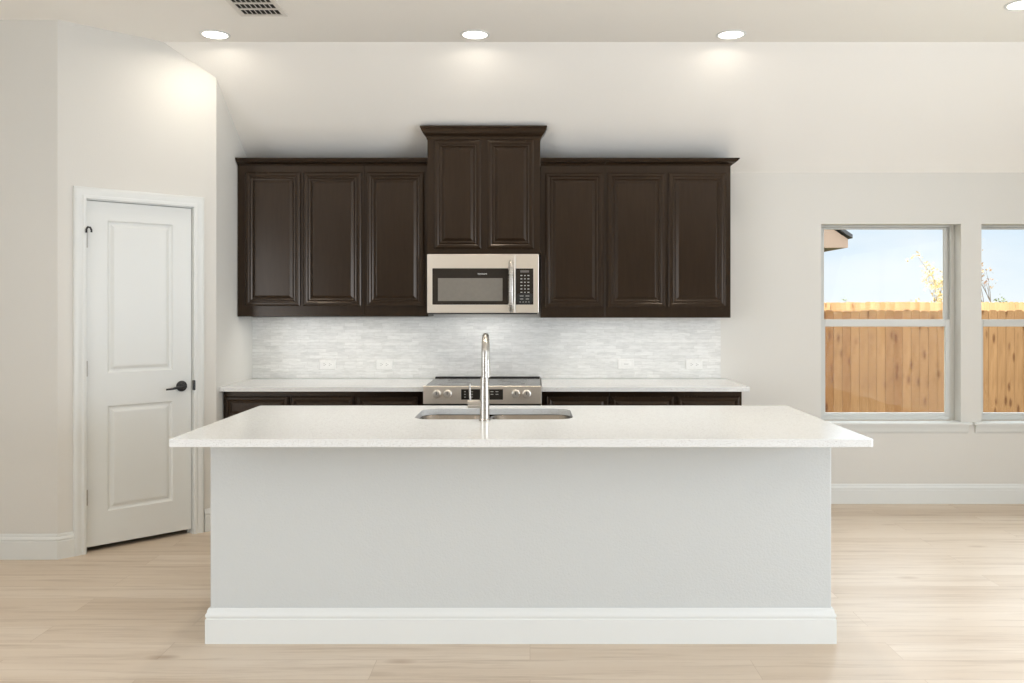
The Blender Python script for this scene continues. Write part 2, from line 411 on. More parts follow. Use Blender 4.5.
# pantry corner wall (diagonal), local frame: x along the wall, -y into the room
D0, D1, DZ0, DZ1 = 0.167 * PLEN, 0.830 * PLEN, 0.032, 2.056
pw = struct(link('wall_pantry', holed_wall(BM(), 0, PLEN, 0, CEIL + 0.05, [(D0 - 0.012, D1 + 0.012, 0, DZ1 + 0.012)], 0, 0.12), M['wall']))
pw.location = (PA.x, PA.y, 0); pw.rotation_euler = (0, 0, PANG)

# ------------------------------------------------------------------ baseboards
BASE = [(0, 0), (0.016, 0), (0.016, 0.099), (0.0125, 0.102), (0.0125, 0.107), (0.0155, 0.110), (0.0150, 0.120), (0.0095, 0.127), (0.0095, 0.133), (0.005, 0.143), (0, 0.143)]
flat = lambda a, b, d: (a, b, d)
u = Vector((math.cos(PANG), math.sin(PANG)))
def on_diag(t): p = PA + u * (t * PLEN); return (p.x, p.y)
def baseboard(name, path, prof=BASE):     # path runs so that the room lies to the RIGHT of travel
    return struct(link(name, sweep(BM(), path, [(-o, z) for o, z in prof], flat), M['trim'], smooth=True))
baseboard('baseboard_left', [(LEFT_X, LEFT_Y), (PA.x, PA.y), on_diag(0.0905)])
baseboard('baseboard_side', [on_diag(0.9135), (PB.x, PB.y), (SIDE_X, 5.585)])
baseboard('baseboard_back', [(1.412, BACK_Y), (RIGHT_X, BACK_Y)])

# ------------------------------------------------------------------ door_1 (pantry door) with casing, lever and hinges
dr = struct(empty('door_1', (PA.x, PA.y, 0), PANG))
def door_slab():
    bm = BM(); yb, yf = 0.045, 0.010
    st = 0.115
    pan = [(DZ0 + 0.195, 0.848), (1.043, 1.947)]
    x0, x1 = D0, D1; xi0, xi1 = x0 + st, x1 - st
    # frame around panels (front face), with sunken moulded panels
    box(bm, x0, xi0, yf, yb, DZ0, DZ1); box(bm, xi1, x1, yf, yb, DZ0, DZ1)
    for a, b in ((DZ0, pan[0][0]), (pan[0][1], pan[1][0]), (pan[1][1], DZ1)): box(bm, xi0, xi1, yf, yb, a, b)
    for a, b in pan:
        nested(bm, xi0, xi1, a, b, [(0, -0.03), (0, 0.0), (0.010, -0.009), (0.020, -0.010), (0.036, -0.002), (0.042, -0.001)], yf)
    return bm
link('door_panel', door_slab(), M['trim'], dr)
CAS = [(0, 0), (0, 0.014), (0.006, 0.018), (0.018, 0.018), (0.022, 0.014), (0.030, 0.013), (0.038, 0.017), (0.054, 0.019), (0.062, 0.017), (0.068, 0.010), (0.068, 0)]
bm = BM()
c0, c1, ct = D0 - 0.006, D1 + 0.006, DZ1 + 0.008
sweep(bm, [(c0, 0), (c0, ct), (c1, ct), (c1, 0)], CAS, lambda a, b, d: (a, -d, b))
link('door_casing', bm, M['trim'], dr, smooth=True)
bm = BM()
box(bm, D0 - 0.011, D0 - 0.003, 0.001, 0.118, 0, DZ1 + 0.003); box(bm, D1 + 0.003, D1 + 0.011, 0.001, 0.118, 0, DZ1 + 0.003)
box(bm, D0 - 0.011, D1 + 0.011, 0.001, 0.118, DZ1 + 0.003, DZ1 + 0.011)
box(bm, D0 - 0.003, D0 + 0.01, 0.047, 0.06, 0, DZ1 + 0.003); box(bm, D1 - 0.01, D1 + 0.003, 0.047, 0.06, 0, DZ1 + 0.003)
link('door_jamb', bm, M['trim'], dr)
hx = D1 - 0.063; hz = 0.938
hd = link('door_handle', lathe(BM(), [(0.0, 0.0), (0.033, 0.0), (0.034, 0.004), (0.032, 0.010), (0.022, 0.013), (0.012, 0.016), (0.011, 0.045), (0.0, 0.045)], 32, (hx, 0.0095, hz), TO_MY), M['black_metal'], dr, smooth=True)
hd['label'] = 'matte black lever handle'
link('lever', tube(BM(), [(hx + 0.012, -0.036, hz - 0.001), (hx, -0.040, hz), (hx - 0.03, -0.043, hz - 0.002), (hx - 0.075, -0.042, hz - 0.010), (hx - 0.112, -0.038, hz - 0.012)], [0.009, 0.0105, 0.009, 0.007, 0.0055], 12), M['black_metal'], hd, smooth=True)
o = link('strike_plate', prism(BM(), rrect(D1 + 0.002, D1 + 0.014, hz - 0.030, hz + 0.034, 0.005, 4), 'y', -0.019, 0.0), M['black_metal'], dr); o['label'] = 'small black latch strike plate'
for z in (1.825, 1.075, 0.325):
    bm = tube(BM(), [(D0 - 0.002, -0.004, z - 0.045), (D0 - 0.002, -0.004, z + 0.045)], 0.006, 10)
    box(bm, D0 - 0.004, D0 + 0.001, -0.002, 0.012, z - 0.044, z + 0.044)
    h = link('hinge', bm, M['hinge'], dr, smooth=True)
o = link('hinge_stop', tube(BM(), [(D0 - 0.010, -0.026, 1.865), (D0 - 0.010, -0.026, 1.885), (D0 - 0.002, -0.022, 1.898), (D0 + 0.010, -0.024, 1.897), (D0 + 0.016, -0.028, 1.882), (D0 + 0.016, -0.028, 1.868)], 0.0055, 10), M['black_metal'], dr, smooth=True)
o['label'] = 'black hinge pin stop at the top hinge'

# ------------------------------------------------------------------ windows
def window(name, x0, x1):
    w = struct(empty(name, ((x0 + x1) / 2, BACK_Y, WIN_Z0))); hw = (x1 - x0) / 2 - 0.001
    H = WIN_Z1 - WIN_Z0
    def ring(bm, a, b, c, d, wl, wb, wt, y0, y1):
        box(bm, a, a + wl, y0, y1, c, d); box(bm, b - wl, b, y0, y1, c, d)
        box(bm, a + wl, b - wl, y0, y1, c, c + wb); box(bm, a + wl, b - wl, y0, y1, d - wt, d); return bm
    link('window_frame', ring(BM(), -hw, hw, 0.001, H - 0.001, 0.032, 0.030, 0.012, 0.095, 0.148), M['vinyl'], w, bevel=0.002)
    up = link('upper_sash', ring(BM(), -hw + 0.033, hw - 0.033, 0.700, H - 0.014, 0.031, 0.035, 0.014, 0.124, 0.144), M['vinyl'], w, bevel=0.002)
    link('pane', box(BM(), -hw + 0.06, hw - 0.06, 0.132, 0.135, 0.73, H - 0.026), M['glass'], up)
    lo = link('lower_sash', ring(BM(), -hw + 0.028, hw - 0.028, 0.031, 0.747, 0.036, 0.024, 0.053, 0.098, 0.121), M['vinyl'], w, bevel=0.002)
    link('pane', box(BM(), -hw + 0.06, hw - 0.06, 0.108, 0.111, 0.05, 0.70), M['glass'], lo)
    sill = prism(BM(), [(0.094, 0.0), (-0.030, 0.0), (-0.036, -0.006), (-0.036, -0.014), (-0.030, -0.019), (0.094, -0.019)], 'x', -hw, hw)
    for s in (-1, 1):
        prism(sill, [(0.0, 0.0), (-0.030, 0.0), (-0.036, -0.006), (-0.036, -0.014), (-0.030, -0.019), (0.0, -0.019)], 'x', s * hw, s * (hw + 0.067))
    link('window_sill', sill, M['trim'], w)
    ap = [(-0.001, -0.0195), (-0.024, -0.0195), (-0.022, -0.032), (-0.014, -0.042), (-0.013, -0.060), (-0.006, -0.078), (-0.001, -0.082)]
    link('window_apron', prism(BM(), ap, 'x', -hw - 0.05, hw + 0.05), M['trim'], w, smooth=True)
    return w
window('window_1', *WINS[0]); window('window_2', *WINS[1])

# frames of the patio doors and the left window added for fill light
def open_frame(name, a0, a1, z0, z1, n, fm):
    w = struct(empty(name)); bm = BM(); t = 0.05
    def bx(a, b, c, d):
        p, q = fm(a, c), fm(b, d)
        x0, x1 = sorted((p[0], q[0])); y0, y1 = sorted((p[1], q[1])); z0_, z1_ = sorted((p[2], q[2]))
        if x1 - x0 < 1e-6: x0 -= 0.03; x1 += 0.03
        if y1 - y0 < 1e-6: y0 -= 0.03; y1 += 0.03
        box(bm, x0, x1, y0, y1, z0_, z1_)
    bx(a0, a1, z1 - t, z1); bx(a0, a1, z0, z0 + 0.03)
    for k in range(n + 1):
        a = a0 + (a1 - a0 - t) * k / n; bx(a, a + t, z0 + 0.03, z1 - t)
    link('window_frame', bm, M['vinyl'], w); return w
open_frame('door_2', -1.799, 2.999, 0.0, 2.349, 2, lambda a, z: (RIGHT_X + 0.05, a, z))
open_frame('added_fill_window', -3.099, 1.699, 0.401, 2.499, 3, lambda a, z: (LEFT_X - 0.05, a, z))

# ------------------------------------------------------------------ cabinetry
DOOR_P = [(0, 0), (0, 0.013), (0.009, 0.0185), (0.012, 0.0190), (0.022, 0.0190), (0.031, 0.0138), (0.034, 0.0138), (0.040, 0.0172), (0.042, 0.0172), (0.050, 0.0115), (0.054, 0.0110), (0.070, 0.0200), (0.073, 0.0206)]
DRAW_P = [(0, 0), (0, 0.013), (0.009, 0.0185), (0.012, 0.0190), (0.020, 0.0190), (0.029, 0.0138), (0.033, 0.0130), (0.046, 0.0195), (0.049, 0.0200)]
CROWN = [(0.0, -0.002), (0.004, -0.002), (0.010, 0.006), (0.014, 0.010), (0.030, 0.018), (0.044, 0.030), (0.046, 0.036), (0.052, 0.038), (0.052, 0.045), (0.0, 0.045)]
def xs_at(px, y): return (px - VX) * y / F_PX
UF = 5.868      # face of the upper cabinet boxes
def upper(x0, x1, z0, z1, doors, face, label, crown_path, dz0, dz1, crown_scale=(1.0, 1.0), slope_cut=False):
    c = empty('upper_cabinet', ((x0 + x1) / 2, face, z0)); X = c.location.x
    def lx(x): return x - X
    bm = BM()
    top = z1 - z0
    back = BACK_Y - 0.001 - face
    if slope_cut:
        yc = BACK_Y - (z1 + 0.012 - SPRING) / ((CEIL - SPRING) / (BACK_Y - CREASE_Y)) - face
        prism(bm, [(0, 0), (back, 0), (back, SPRING - 0.012 - z0), (yc, top), (0, top)], 'x', lx(x0), lx(x1))
    else:
        prism(bm, [(0, 0), (back, 0), (back, top - 0.022), (back - 0.03, top), (0, top)], 'x', lx(x0), lx(x1))
    link('cabinet_body', bm, M['espresso'], c, bevel=0.0015)
    for a, b in doors:
        link('cabinet_door', nested(BM(), lx(a), lx(b), dz0 - z0, dz1 - z0, DOOR_P, -0.001), M['espresso'], c)
    prof = [(-o_ * crown_scale[0], top + (z_ - 0.010) * crown_scale[1]) for o_, z_ in CROWN]
    link('crown_moulding', sweep(BM(), [(lx(a), b - face) for a, b in crown_path], prof, flat), M['espresso'], c, smooth=True)
    return tag(c, label, 'cabinet', 'upper kitchen cabinets on the back wall')
UZ0, UZ1, DZa, DZb = 1.367, 2.420, 1.440, 2.362
sd = UF - 0.012
L0 = SIDE_X + 0.004; L2 = -0.703; LM = xs_at(364.0, sd)
q = lambda p: xs_at(p, sd)
upper(L0, LM - 0.0005, UZ0, UZ1, [(q(245.1), q(300.0)), (q(303.0), q(361.2))], UF, 'dark espresso double-door wall cabinet in the corner beside the pantry wall', [(L0, UF), (LM - 0.0005, UF)], DZa, DZb)
upper(LM + 0.0005, L2, UZ0, UZ1, [(q(366.3), q(424.0))], UF, 'dark espresso single-door wall cabinet left of the microwave', [(LM + 0.0005, UF), (L2, UF)], DZa, DZb)
R0 = 0.0725; RM = xs_at(605.2, sd); R1 = xs_at(730.6, UF)
upper(R0, RM - 0.0005, UZ0 - 0.008, UZ1, [(q(545.3), q(602.6))], UF, 'dark espresso single-door wall cabinet right of the microwave', [(R0, UF), (RM - 0.0005, UF)], DZa - 0.008, DZb - 0.004)
upper(RM + 0.0005, R1, UZ0 - 0.008, UZ1, [(q(607.6), q(665.4)), (q(668.3), q(726.2))], UF, 'dark espresso double-door wall cabinet at the right end near the window', [(RM + 0.0005, UF), (R1, UF), (R1, 6.13)], DZa - 0.008, DZb - 0.004)
MF = 5.810
C0, C1 = -0.7015, 0.0705
qc = lambda p: xs_at(p, MF - 0.012)
upper(C0, C1, 1.796, 2.600, [(qc(434.3), qc(481.0)), (qc(487.4), qc(534.0))], MF, 'tall dark espresso cabinet with crown moulding directly above the microwave', [(C0, 5.875), (C0, MF), (C1, MF), (C1, 5.875)], 1.831, 2.572, (0.88, 1.85), True)

BF = 5.600       # face of the base cabinets
def base_unit(x0, x1, fronts, label):
    c = empty('base_cabinet', ((x0 + x1) / 2, BF, 0)); X = c.location.x
    lx = lambda x: x - X
    link('cabinet_body', box(BM(), lx(x0), lx(x1), 0, BACK_Y - 0.019 - BF, 0.10, 0.882), M['espresso'], c, bevel=0.0015)
    link('toe_kick', box(BM(), lx(x0), lx(x1), 0.07, 0.085, 0.0, 0.10), M['espresso'], c)
    for a, b in fronts:
        link('drawer_front', nested(BM(), lx(a), lx(b), 0.700, 0.846, DRAW_P, -0.001), M['espresso'], c)
        link('cabinet_door', nested(BM(), lx(a), lx(b), 0.125, 0.685, DOOR_P, -0.001), M['espresso'], c)
    return tag(c, label, 'cabinet', 'base kitchen cabinets along the back wall')
qb = lambda p: xs_at(p, BF - 0.015)
BL0, BLM, BL1 = SIDE_X + 0.004, qb(355.6), -0.6905
base_unit(BL0, BLM - 0.0005, [(qb(225.0), qb(288.7)), (qb(291.0), qb(353.9))], 'dark espresso base cabinet in the corner beside the pantry wall')
base_unit(BLM + 0.0005, BL1, [(qb(357.3), qb(418.0))], 'dark espresso base cabinet just left of the range')
BR0, BRM, BR1 = 0.0785, qb(609.8), 1.395
base_unit(BR0, BRM - 0.0005, [(qb(547.0), qb(608.4))], 'dark espresso base cabinet just right of the range')
base_unit(BRM + 0.0005, BR1, [(qb(611.2), qb(674.0)), (qb(677.2), qb(739.8))], 'dark espresso base cabinet at the right end of the back run')

# ------------------------------------------------------------------ back countertops, backsplash, outlets
CT = 0.914
def counter(name, x0, x1, y0, y1, label):
    o = link(name, box(BM(), x0, x1, y0, y1, CT - 0.031, CT), M['quartz'], bevel=0.003)
    return tag(o, label, 'countertop', 'quartz countertops on the back run')
counter('countertop', SIDE_X + 0.002, -0.6885, 5.522, BACK_Y - 0.015, 'white quartz countertop left of the range, against the backsplash')
counter('countertop', 0.0765, 1.428, 5.522, BACK_Y - 0.015, 'white quartz countertop right of the range, with a free end')
SPL_X1 = 1.388
struct(link('wall_backsplash', box(BM(), SIDE_X + 0.001, SPL_X1, BACK_Y - 0.012, BACK_Y - 0.0005, CT + 0.001, UZ0 - 0.010), M['tile']))
def outlet(px, pz, kind, label, first=None):
    y = BACK_Y - 0.0125; x = xs_at(px, y)
    o = empty('wall_outlet', (x, y, pz))
    link('cover_plate', nested(BM(), -0.060, 0.060, -0.037, 0.037, [(0, 0), (0, 0.003), (0.003, 0.006), (0.006, 0.0065)], 0.0), M['outlet'], o)
    if kind == 'outlet':
        for s in (-1, 1):
            r = link('receptacle', prism(BM(), rrect(s * 0.0195 - 0.0145, s * 0.0195 + 0.0145, -0.017, 0.017, 0.009, 5), 'y', -0.0085, -0.006), M['outlet'], o)
            bm = BM()
            for dz in (-0.006, 0.006): box(bm, s * 0.0195 - 0.007, s * 0.0195 + 0.001, -0.0092, -0.0083, dz - 0.0012, dz + 0.0012)
            lathe(bm, [(0.0, 0.0), (0.0025, 0.0), (0.0025, 0.0008), (0, 0.0008)], 10, (s * 0.0195 + 0.008, -0.0083, 0), TO_MY)
            link('slot', bm, M['slot'], r)
    else:
        r = link('rocker', prism(BM(), [(-0.033, -0.016), (0.033, -0.016), (0.033, 0.016), (-0.033, 0.016)], 'y', -0.010, -0.006), M['outlet'], o, bevel=0.002)
        link('slot', box(BM(), -0.016, 0.016, -0.0108, -0.0099, -0.0015, 0.0015), M['slot'], r)
    return tag(o, label, 'outlet', 'cover plates on the backsplash')
OZ = 1.014
outlet(327.5, OZ, 'outlet', 'white outlet cover on the backsplash, farthest left of the four')
outlet(384.3, OZ, 'outlet', 'white double outlet on the backsplash just left of the range')
outlet(626.0, OZ + 0.004, 'switch', 'white plate with a raised centre on the backsplash, nearer the range on its right')
outlet(694.0, OZ, 'outlet', 'white double outlet on the backsplash at its right end')

# ------------------------------------------------------------------ microwave
mf = 5.800
mw = empty('microwave', ((C0 + C1) / 2, mf, 1.384)); MX = mw.location.x
tag(mw, 'stainless steel over-the-range microwave with black glass door and keypad', 'microwave')
mx0, mx1, mh = xs_at(427.3, mf) - MX, xs_at(538.7, mf) - MX, 1.793 - 1.384
PXM = mf / F_PX
fx = lambda p: (p - VX) * PXM - MX
fz = lambda p: CAM_H - (p - VY) * PXM - 1.384
link('body', box(BM(), mx0 + 0.004, mx1 - 0.004, 0.014, BACK_Y - 0.015 - mf, 0.008, mh), M['steel'], mw, bevel=0.002)
bm = box(BM(), mx0 + 0.01, mx1 - 0.01, 0.016, 0.32, 0.0, 0.008); link('underside_grille', bm, M['black'], mw)
xsplit = fx(515.4)
dr_ = link('door', box(BM(), mx0, xsplit - 0.0008, -0.012, 0.013, 0.008, mh), M['steel'], mw, bevel=0.003)
gl = link('door_glass', prism(BM(), rrect(fx(432.6), fx(508.3), fz(304.6), fz(268.4), 0.004, 4), 'y', -0.0145, -0.0122), M['mw_door_black'], dr_); gl['label'] = 'dark glass door panel'
link('window_screen', prism(BM(), rrect(fx(438.2), fx(502.6), fz(301.0), fz(278.2), 0.003, 4), 'y', -0.0158, -0.0147), M['mw_window'], gl)
# maker's word above the window
txt = bpy.data.curves.new('logo', 'FONT'); txt.body = 'FRIGIDAIRE'; txt.size = 0.0125; txt.align_x = 'CENTER'; txt.extrude = 0.0004
to = bpy.data.objects.new('logo', txt); COL.objects.link(to)
dg = bpy.context.evaluated_depsgraph_get(); me = bpy.data.meshes.new_from_object(to.evaluated_get(dg))
bpy.data.objects.remove(to)
me.materials.clear(); me.materials.append(M['outlet'])
lg = bpy.data.objects.new('logo', me); COL.objects.link(lg); lg.parent = gl
lg.location = (fx(482.5), -0.0152, fz(274.6)); lg.rotation_euler = (R(90), 0, 0)
hx_ = fx(511.2)
bm = tube(BM(), [(hx_, -0.012, fz(310.5)), (hx_, -0.036, fz(309.5)), (hx_, -0.045, fz(304)), (hx_, -0.048, fz(286)), (hx_, -0.045, fz(268)), (hx_, -0.036, fz(262.5)), (hx_, -0.012, fz(261.5))], [0.014, 0.0175, 0.019, 0.019, 0.019, 0.0175, 0.014], 16)
link('door_handle', bm, M['nickel'], dr_, smooth=True)
cp = link('control_panel', box(BM(), xsplit + 0.0008, mx1, -0.012, 0.013, 0.008, mh), M['steel'], mw, bevel=0.003)
kg = link('keypad', prism(BM(), rrect(fx(515.8), fx(533.3), fz(304.6), fz(268.6), 0.002, 3), 'y', -0.0145, -0.0122), M['mw_door_black'], cp); kg['label'] = 'black glass keypad'
link('display', box(BM(), fx(520.3), fx(529.0), -0.0152, -0.0144, fz(272.6), fz(270.4)), M['button_dim'], kg)
bm = BM()
for j in range(6):
    for k in range(3):
        cx_, cz_ = fx(521.4 + 3.5 * k), fz(275.6 + 3.35 * j); w_ = 0.0065 if k != 1 else 0.005
        box(bm, cx_ - w_, cx_ + w_, -0.0152, -0.0144, cz_ - 0.0030, cz_ + 0.0030)
link('buttons', bm, M['button'], kg)['kind'] = 'stuff'
lowp = link('lower_pad', prism(BM(), rrect(fx(516.6), fx(532.8), fz(304.0), fz(293.3), 0.02, 5), 'y', -0.0149, -0.0144), M['black'], kg)
bm = BM()
for j, (n_, w_) in enumerate(((2, 0.013), (2, 0.011), (4, 0.004))):
    for k in range(n_):
        cx_ = fx(518.8 + (11.5) * (k + 0.5) / n_); cz_ = fz(296.0 + 3.0 * j)
        box(bm, cx_ - w_, cx_ + w_, -0.0156, -0.0148, cz_ - 0.002, cz_ + 0.002)
link('button_marks', bm, M['button'], kg)['kind'] = 'stuff'

# ------------------------------------------------------------------ range
rf = 5.452
rg = empty('range', ((-0.685 + 0.073) / 2, rf, 0)); RX = rg.location.x
tag(rg, 'stainless steel slide-in electric range with front knobs and black display', 'range')
PXR = rf / F_PX
gx = lambda p: (p - VX) * PXR - RX
gz = lambda p: CAM_H - (p - VY) * PXR
hw = 0.3795
link('body', box(BM(), -hw, hw, 0.06, BACK_Y - 0.025 - rf, 0.03, 0.895), M['steel'], rg)
ck = link('cooktop', box(BM(), -hw + 0.002, hw - 0.002, 0.022, BACK_Y - 0.030 - rf, 0.897, 0.922), M['black_glass'], rg, bevel=0.003); ck['label'] = 'smooth glass cooktop'
for cx_, cy_, r_ in ((-0.19, 0.20, 0.115), (0.19, 0.20, 0.09), (-0.19, 0.49, 0.08), (0.19, 0.49, 0.10)):
    link('burner_ring', lathe(BM(), [(r_, 0), (r_, 0.0006), (r_ - 0.004, 0.0006), (r_ - 0.004, 0)], 40, (cx_, cy_, 0.9222)), M['button_dim'], ck)
link('rear_trim', box(BM(), -hw + 0.002, hw - 0.002, BACK_Y - 0.075 - rf, BACK_Y - 0.030 - rf, 0.9225, 0.930), M['black'], rg, bevel=0.003)
pnl = link('control_panel', prism(BM(), [(0.0, 0.812), (0.0, 0.923), (0.003, 0.927), (0.021, 0.927), (0.021, 0.896), (0.058, 0.896), (0.058, 0.812)], 'x', -hw, hw), M['range_steel'], rg, bevel=0.002)
dsp = link('display', prism(BM(), rrect(gx(461.2), gx(503.0), gz(399.6), gz(389.2), 0.002, 3), 'y', -0.0025, -0.0003), M['black_glass'], pnl); dsp['label'] = 'black touch display strip'
bm = BM()
for px in (465.0, 472.0, 492.0, 497.0):
    for j in range(3 if px < 490 else 2):
        z = gz(391.6 + 2.7 * j); w_ = 0.005 if px < 480 else 0.009
        box(bm, gx(px) - w_, gx(px) + w_, -0.0030, -0.0024, z - 0.002, z + 0.002)
link('display_print', bm, M['button'], dsp)['kind'] = 'stuff'
for px in (436.8, 447.6, 515.8, 526.6):
    k_ = link('knob', lathe(BM(), [(0, 0), (0.0275, 0), (0.0275, 0.004), (0.0235, 0.006), (0.0225, 0.026), (0.020, 0.030), (0.0, 0.031)], 32, (gx(px), -0.0003, gz(394.0)), TO_MY), M['knob'], pnl, smooth=True)
    link('pointer', box(BM(), gx(px) - 0.0018, gx(px) + 0.0018, -0.0325, -0.0308, gz(394) - 0.002, gz(394) + 0.017), M['black'], k_)
od = link('oven_door', box(BM(), -hw + 0.002, hw - 0.002, 0.016, 0.058, 0.20, 0.795), M['steel'], rg, bevel=0.004)
link('oven_window', box(BM(), -0.26, 0.26, 0.0135, 0.0155, 0.33, 0.66), M['black_glass'], od)
bm = tube(BM(), [(-0.33, -0.032, 0.745), (0.33, -0.032, 0.745)], 0.012, 14)
for s in (-1, 1): box(bm, s * 0.30 - 0.01, s * 0.30 + 0.01, -0.03, 0.017, 0.737, 0.753)
link('oven_handle', bm, M['nickel'], od, smooth=True)
link('vent_gap', box(BM(), -hw + 0.004, hw - 0.004, 0.03, 0.058, 0.797, 0.811), M['black'], rg)
link('storage_drawer', box(BM(), -hw + 0.002, hw - 0.002, 0.02, 0.058, 0.06, 0.195), M['steel'], rg, bevel=0.004)
bm = BM()
for s in (-1, 1):
    for y in (0.10, 0.62): link('foot', box(BM(), s * 0.33 - 0.02, s * 0.33 + 0.02, y - 0.02, y + 0.02, 0.0, 0.03), M['black'], rg)

# ------------------------------------------------------------------ kitchen island
IX0, IX1, IY0, IY1 = -1.369, 1.2905, 3.637, 4.462
isl = empty('kitchen_island', ((IX0 + IX1) / 2, (IY0 + IY1) / 2, 0)); ISX, ISY = isl.location.x, isl.location.y
tag(isl, 'white textured kitchen island base with tall baseboard in front of the range', 'kitchen island')
a, b, c, d = IX0 - ISX, IX1 - ISX, IY0 - ISY, IY1 - ISY
bm = BM(); t = 0.11
for (x0, x1, y0, y1) in ((a, b, c, c + t), (a, a + t, c + t, d), (b - t, b, c + t, d)): box(bm, x0, x1, y0, y1, 0, 0.8765)
bmesh.ops.remove_doubles(bm, verts=bm.verts[:], dist=1e-6)
link('island_wall', bm, M['island'], isl, bevel=0.006)
link('cabinet_back', box(BM(), a + t + 0.001, b - t - 0.001, d - 0.03, d - 0.01, 0.10, 0.875), M['espresso'], isl)
link('baseboard', sweep(BM(), [(b, d), (b, c), (a, c), (a, d)], [(o_, z_ * 1.04) for o_, z_ in BASE], flat) if False else sweep(BM(), [(a, d), (a, c), (b, c), (b, d)], [(-o_, z_ * 1.04) for o_, z_ in BASE], flat), M['trim'], isl, smooth=True)
COVE = [(0, 0.852), (0.004, 0.852), (0.005, 0.860), (0.010, 0.868), (0.012, 0.876), (0, 0.876)]
link('cove_trim', sweep(BM(), [(a, d), (a, c), (b, c), (b, d)], [(-o_, z_) for o_, z_ in COVE], flat), M['trim'], isl, smooth=True)

SX0, SX1, SY0, SY1 = -0.545, 0.203, 3.945, 4.362
def island_top():
    bm = BM()
    outer = rrect(-1.4266, 1.3567, 3.354, 4.493, 0.008, 3)
    inner = rrect(SX0, SX1, SY0, SY1, 0.085, 10)
    es = []
    for loop in (outer, inner):
        vs = [bm.verts.new((x, y, CT - 0.031)) for x, y in loop]
        es += [bm.edges.new((vs[i], vs[(i + 1) % len(vs)])) for i in range(len(vs))]
    bmesh.ops.triangle_fill(bm, edges=es, use_beauty=True)
    r = bmesh.ops.extrude_face_region(bm, geom=bm.faces[:])
    bmesh.ops.translate(bm, verts=[v for v in r['geom'] if isinstance(v, bmesh.types.BMVert)], vec=(0, 0, 0.031))
    return bm
tag(link('island_countertop', island_top(), M['quartz'], bevel=0.0025), 'large white speckled quartz slab on the island, cut out for the sink', 'countertop')

# ------------------------------------------------------------------ double bowl sink under the island top
sk = empty('sink', ((SX0 + SX1) / 2, (SY0 + SY1) / 2, CT - 0.033)); KX, KY = sk.location.x, sk.location.y
tag(sk, 'stainless steel double bowl undermount sink in the island countertop', 'sink')
def bowl(x0, x1, y0, y1, r, depth):
    bm = BM(); rows = []
    for ins, z, rr in ((-0.010, 0.0, r + 0.01), (0.0, -0.001, r), (0.003, -0.006, r), (0.010, -depth + 0.03, r - 0.005), (0.020, -depth + 0.008, r - 0.010), (0.040, -depth, r - 0.02)):
        rows.append([bm.verts.new((x - KX, y - KY, z)) for x, y in rrect(x0 + ins, x1 - ins, y0 + ins, y1 - ins, max(rr, 0.02), 8)])
    for p, q_ in zip(rows[:-1], rows[1:]):
        n = len(p)
        for i in range(n): bm.faces.new([p[i], p[(i + 1) % n], q_[(i + 1) % n], q_[i]])
    bm.faces.new(rows[-1]); return bm
SDIV = -0.200
for x0, x1 in ((SX0 + 0.002, SDIV - 0.012), (SDIV + 0.012, SX1 - 0.002)):
    bo = link('bowl', bowl(x0, x1, SY0 + 0.002, SY1 - 0.002, 0.075, 0.21), M['sink_steel'], sk, smooth=True)
    link('drain', lathe(BM(), [(0, 0.001), (0.028, 0.001), (0.042, 0.003), (0.044, 0.0005)], 28, ((x0 + x1) / 2 - KX, 4.17 - KY, -0.2095)), M['nickel'], bo, smooth=True)

# ------------------------------------------------------------------ faucet
FX, FY = -0.2085, 3.908
fc = empty('faucet', (FX, FY, CT + 0.0005))
tag(fc, 'tall brushed nickel gooseneck faucet standing behind the island sink', 'faucet')
link('base', lathe(BM(), [(0, 0), (0.0265, 0), (0.0265, 0.004), (0.0235, 0.007), (0.021, 0.010), (0, 0.010)], 32), M['nickel'], fc, smooth=True)
link('body', lathe(BM(), [(0.0220, 0.009), (0.0220, 0.10), (0.0190, 0.195), (0.0190, 0.197), (0.0, 0.197)], 32), M['nickel'], fc, smooth=True)
rr_ = 0.085; zc = 0.398 - 0.0140 - rr_
pts = [(0, 0, 0.190), (0, 0, 0.25)] + [(0, rr_ - rr_ * math.cos(R(k)), zc + rr_ * math.sin(R(k))) for k in range(0, 181, 10)] + [(0, 2 * rr_ + 0.004, zc - 0.03)]
sp = link('spout', tube(BM(), pts, 0.0150, 20), M['nickel'], fc, smooth=True)
link('spray_head', tube(BM(), [(0, 2 * rr_ + 0.004, zc - 0.028), (0, 2 * rr_ + 0.006, zc - 0.06), (0, 2 * rr_ + 0.009, zc - 0.115)], [0.0150, 0.0170, 0.0185], 20), M['nickel'], sp, smooth=True)
lv = link('handle', tube(BM(), [(-0.015, 0, 0.075), (-0.077, 0, 0.075)], 0.0185, 18), M['nickel'], fc, smooth=True)
link('lever', tube(BM(), [(-0.066, 0, 0.090), (-0.068, -0.001, 0.13), (-0.069, -0.002, 0.168)], [0.0048, 0.0046, 0.0042], 10), M['nickel'], lv, smooth=True)

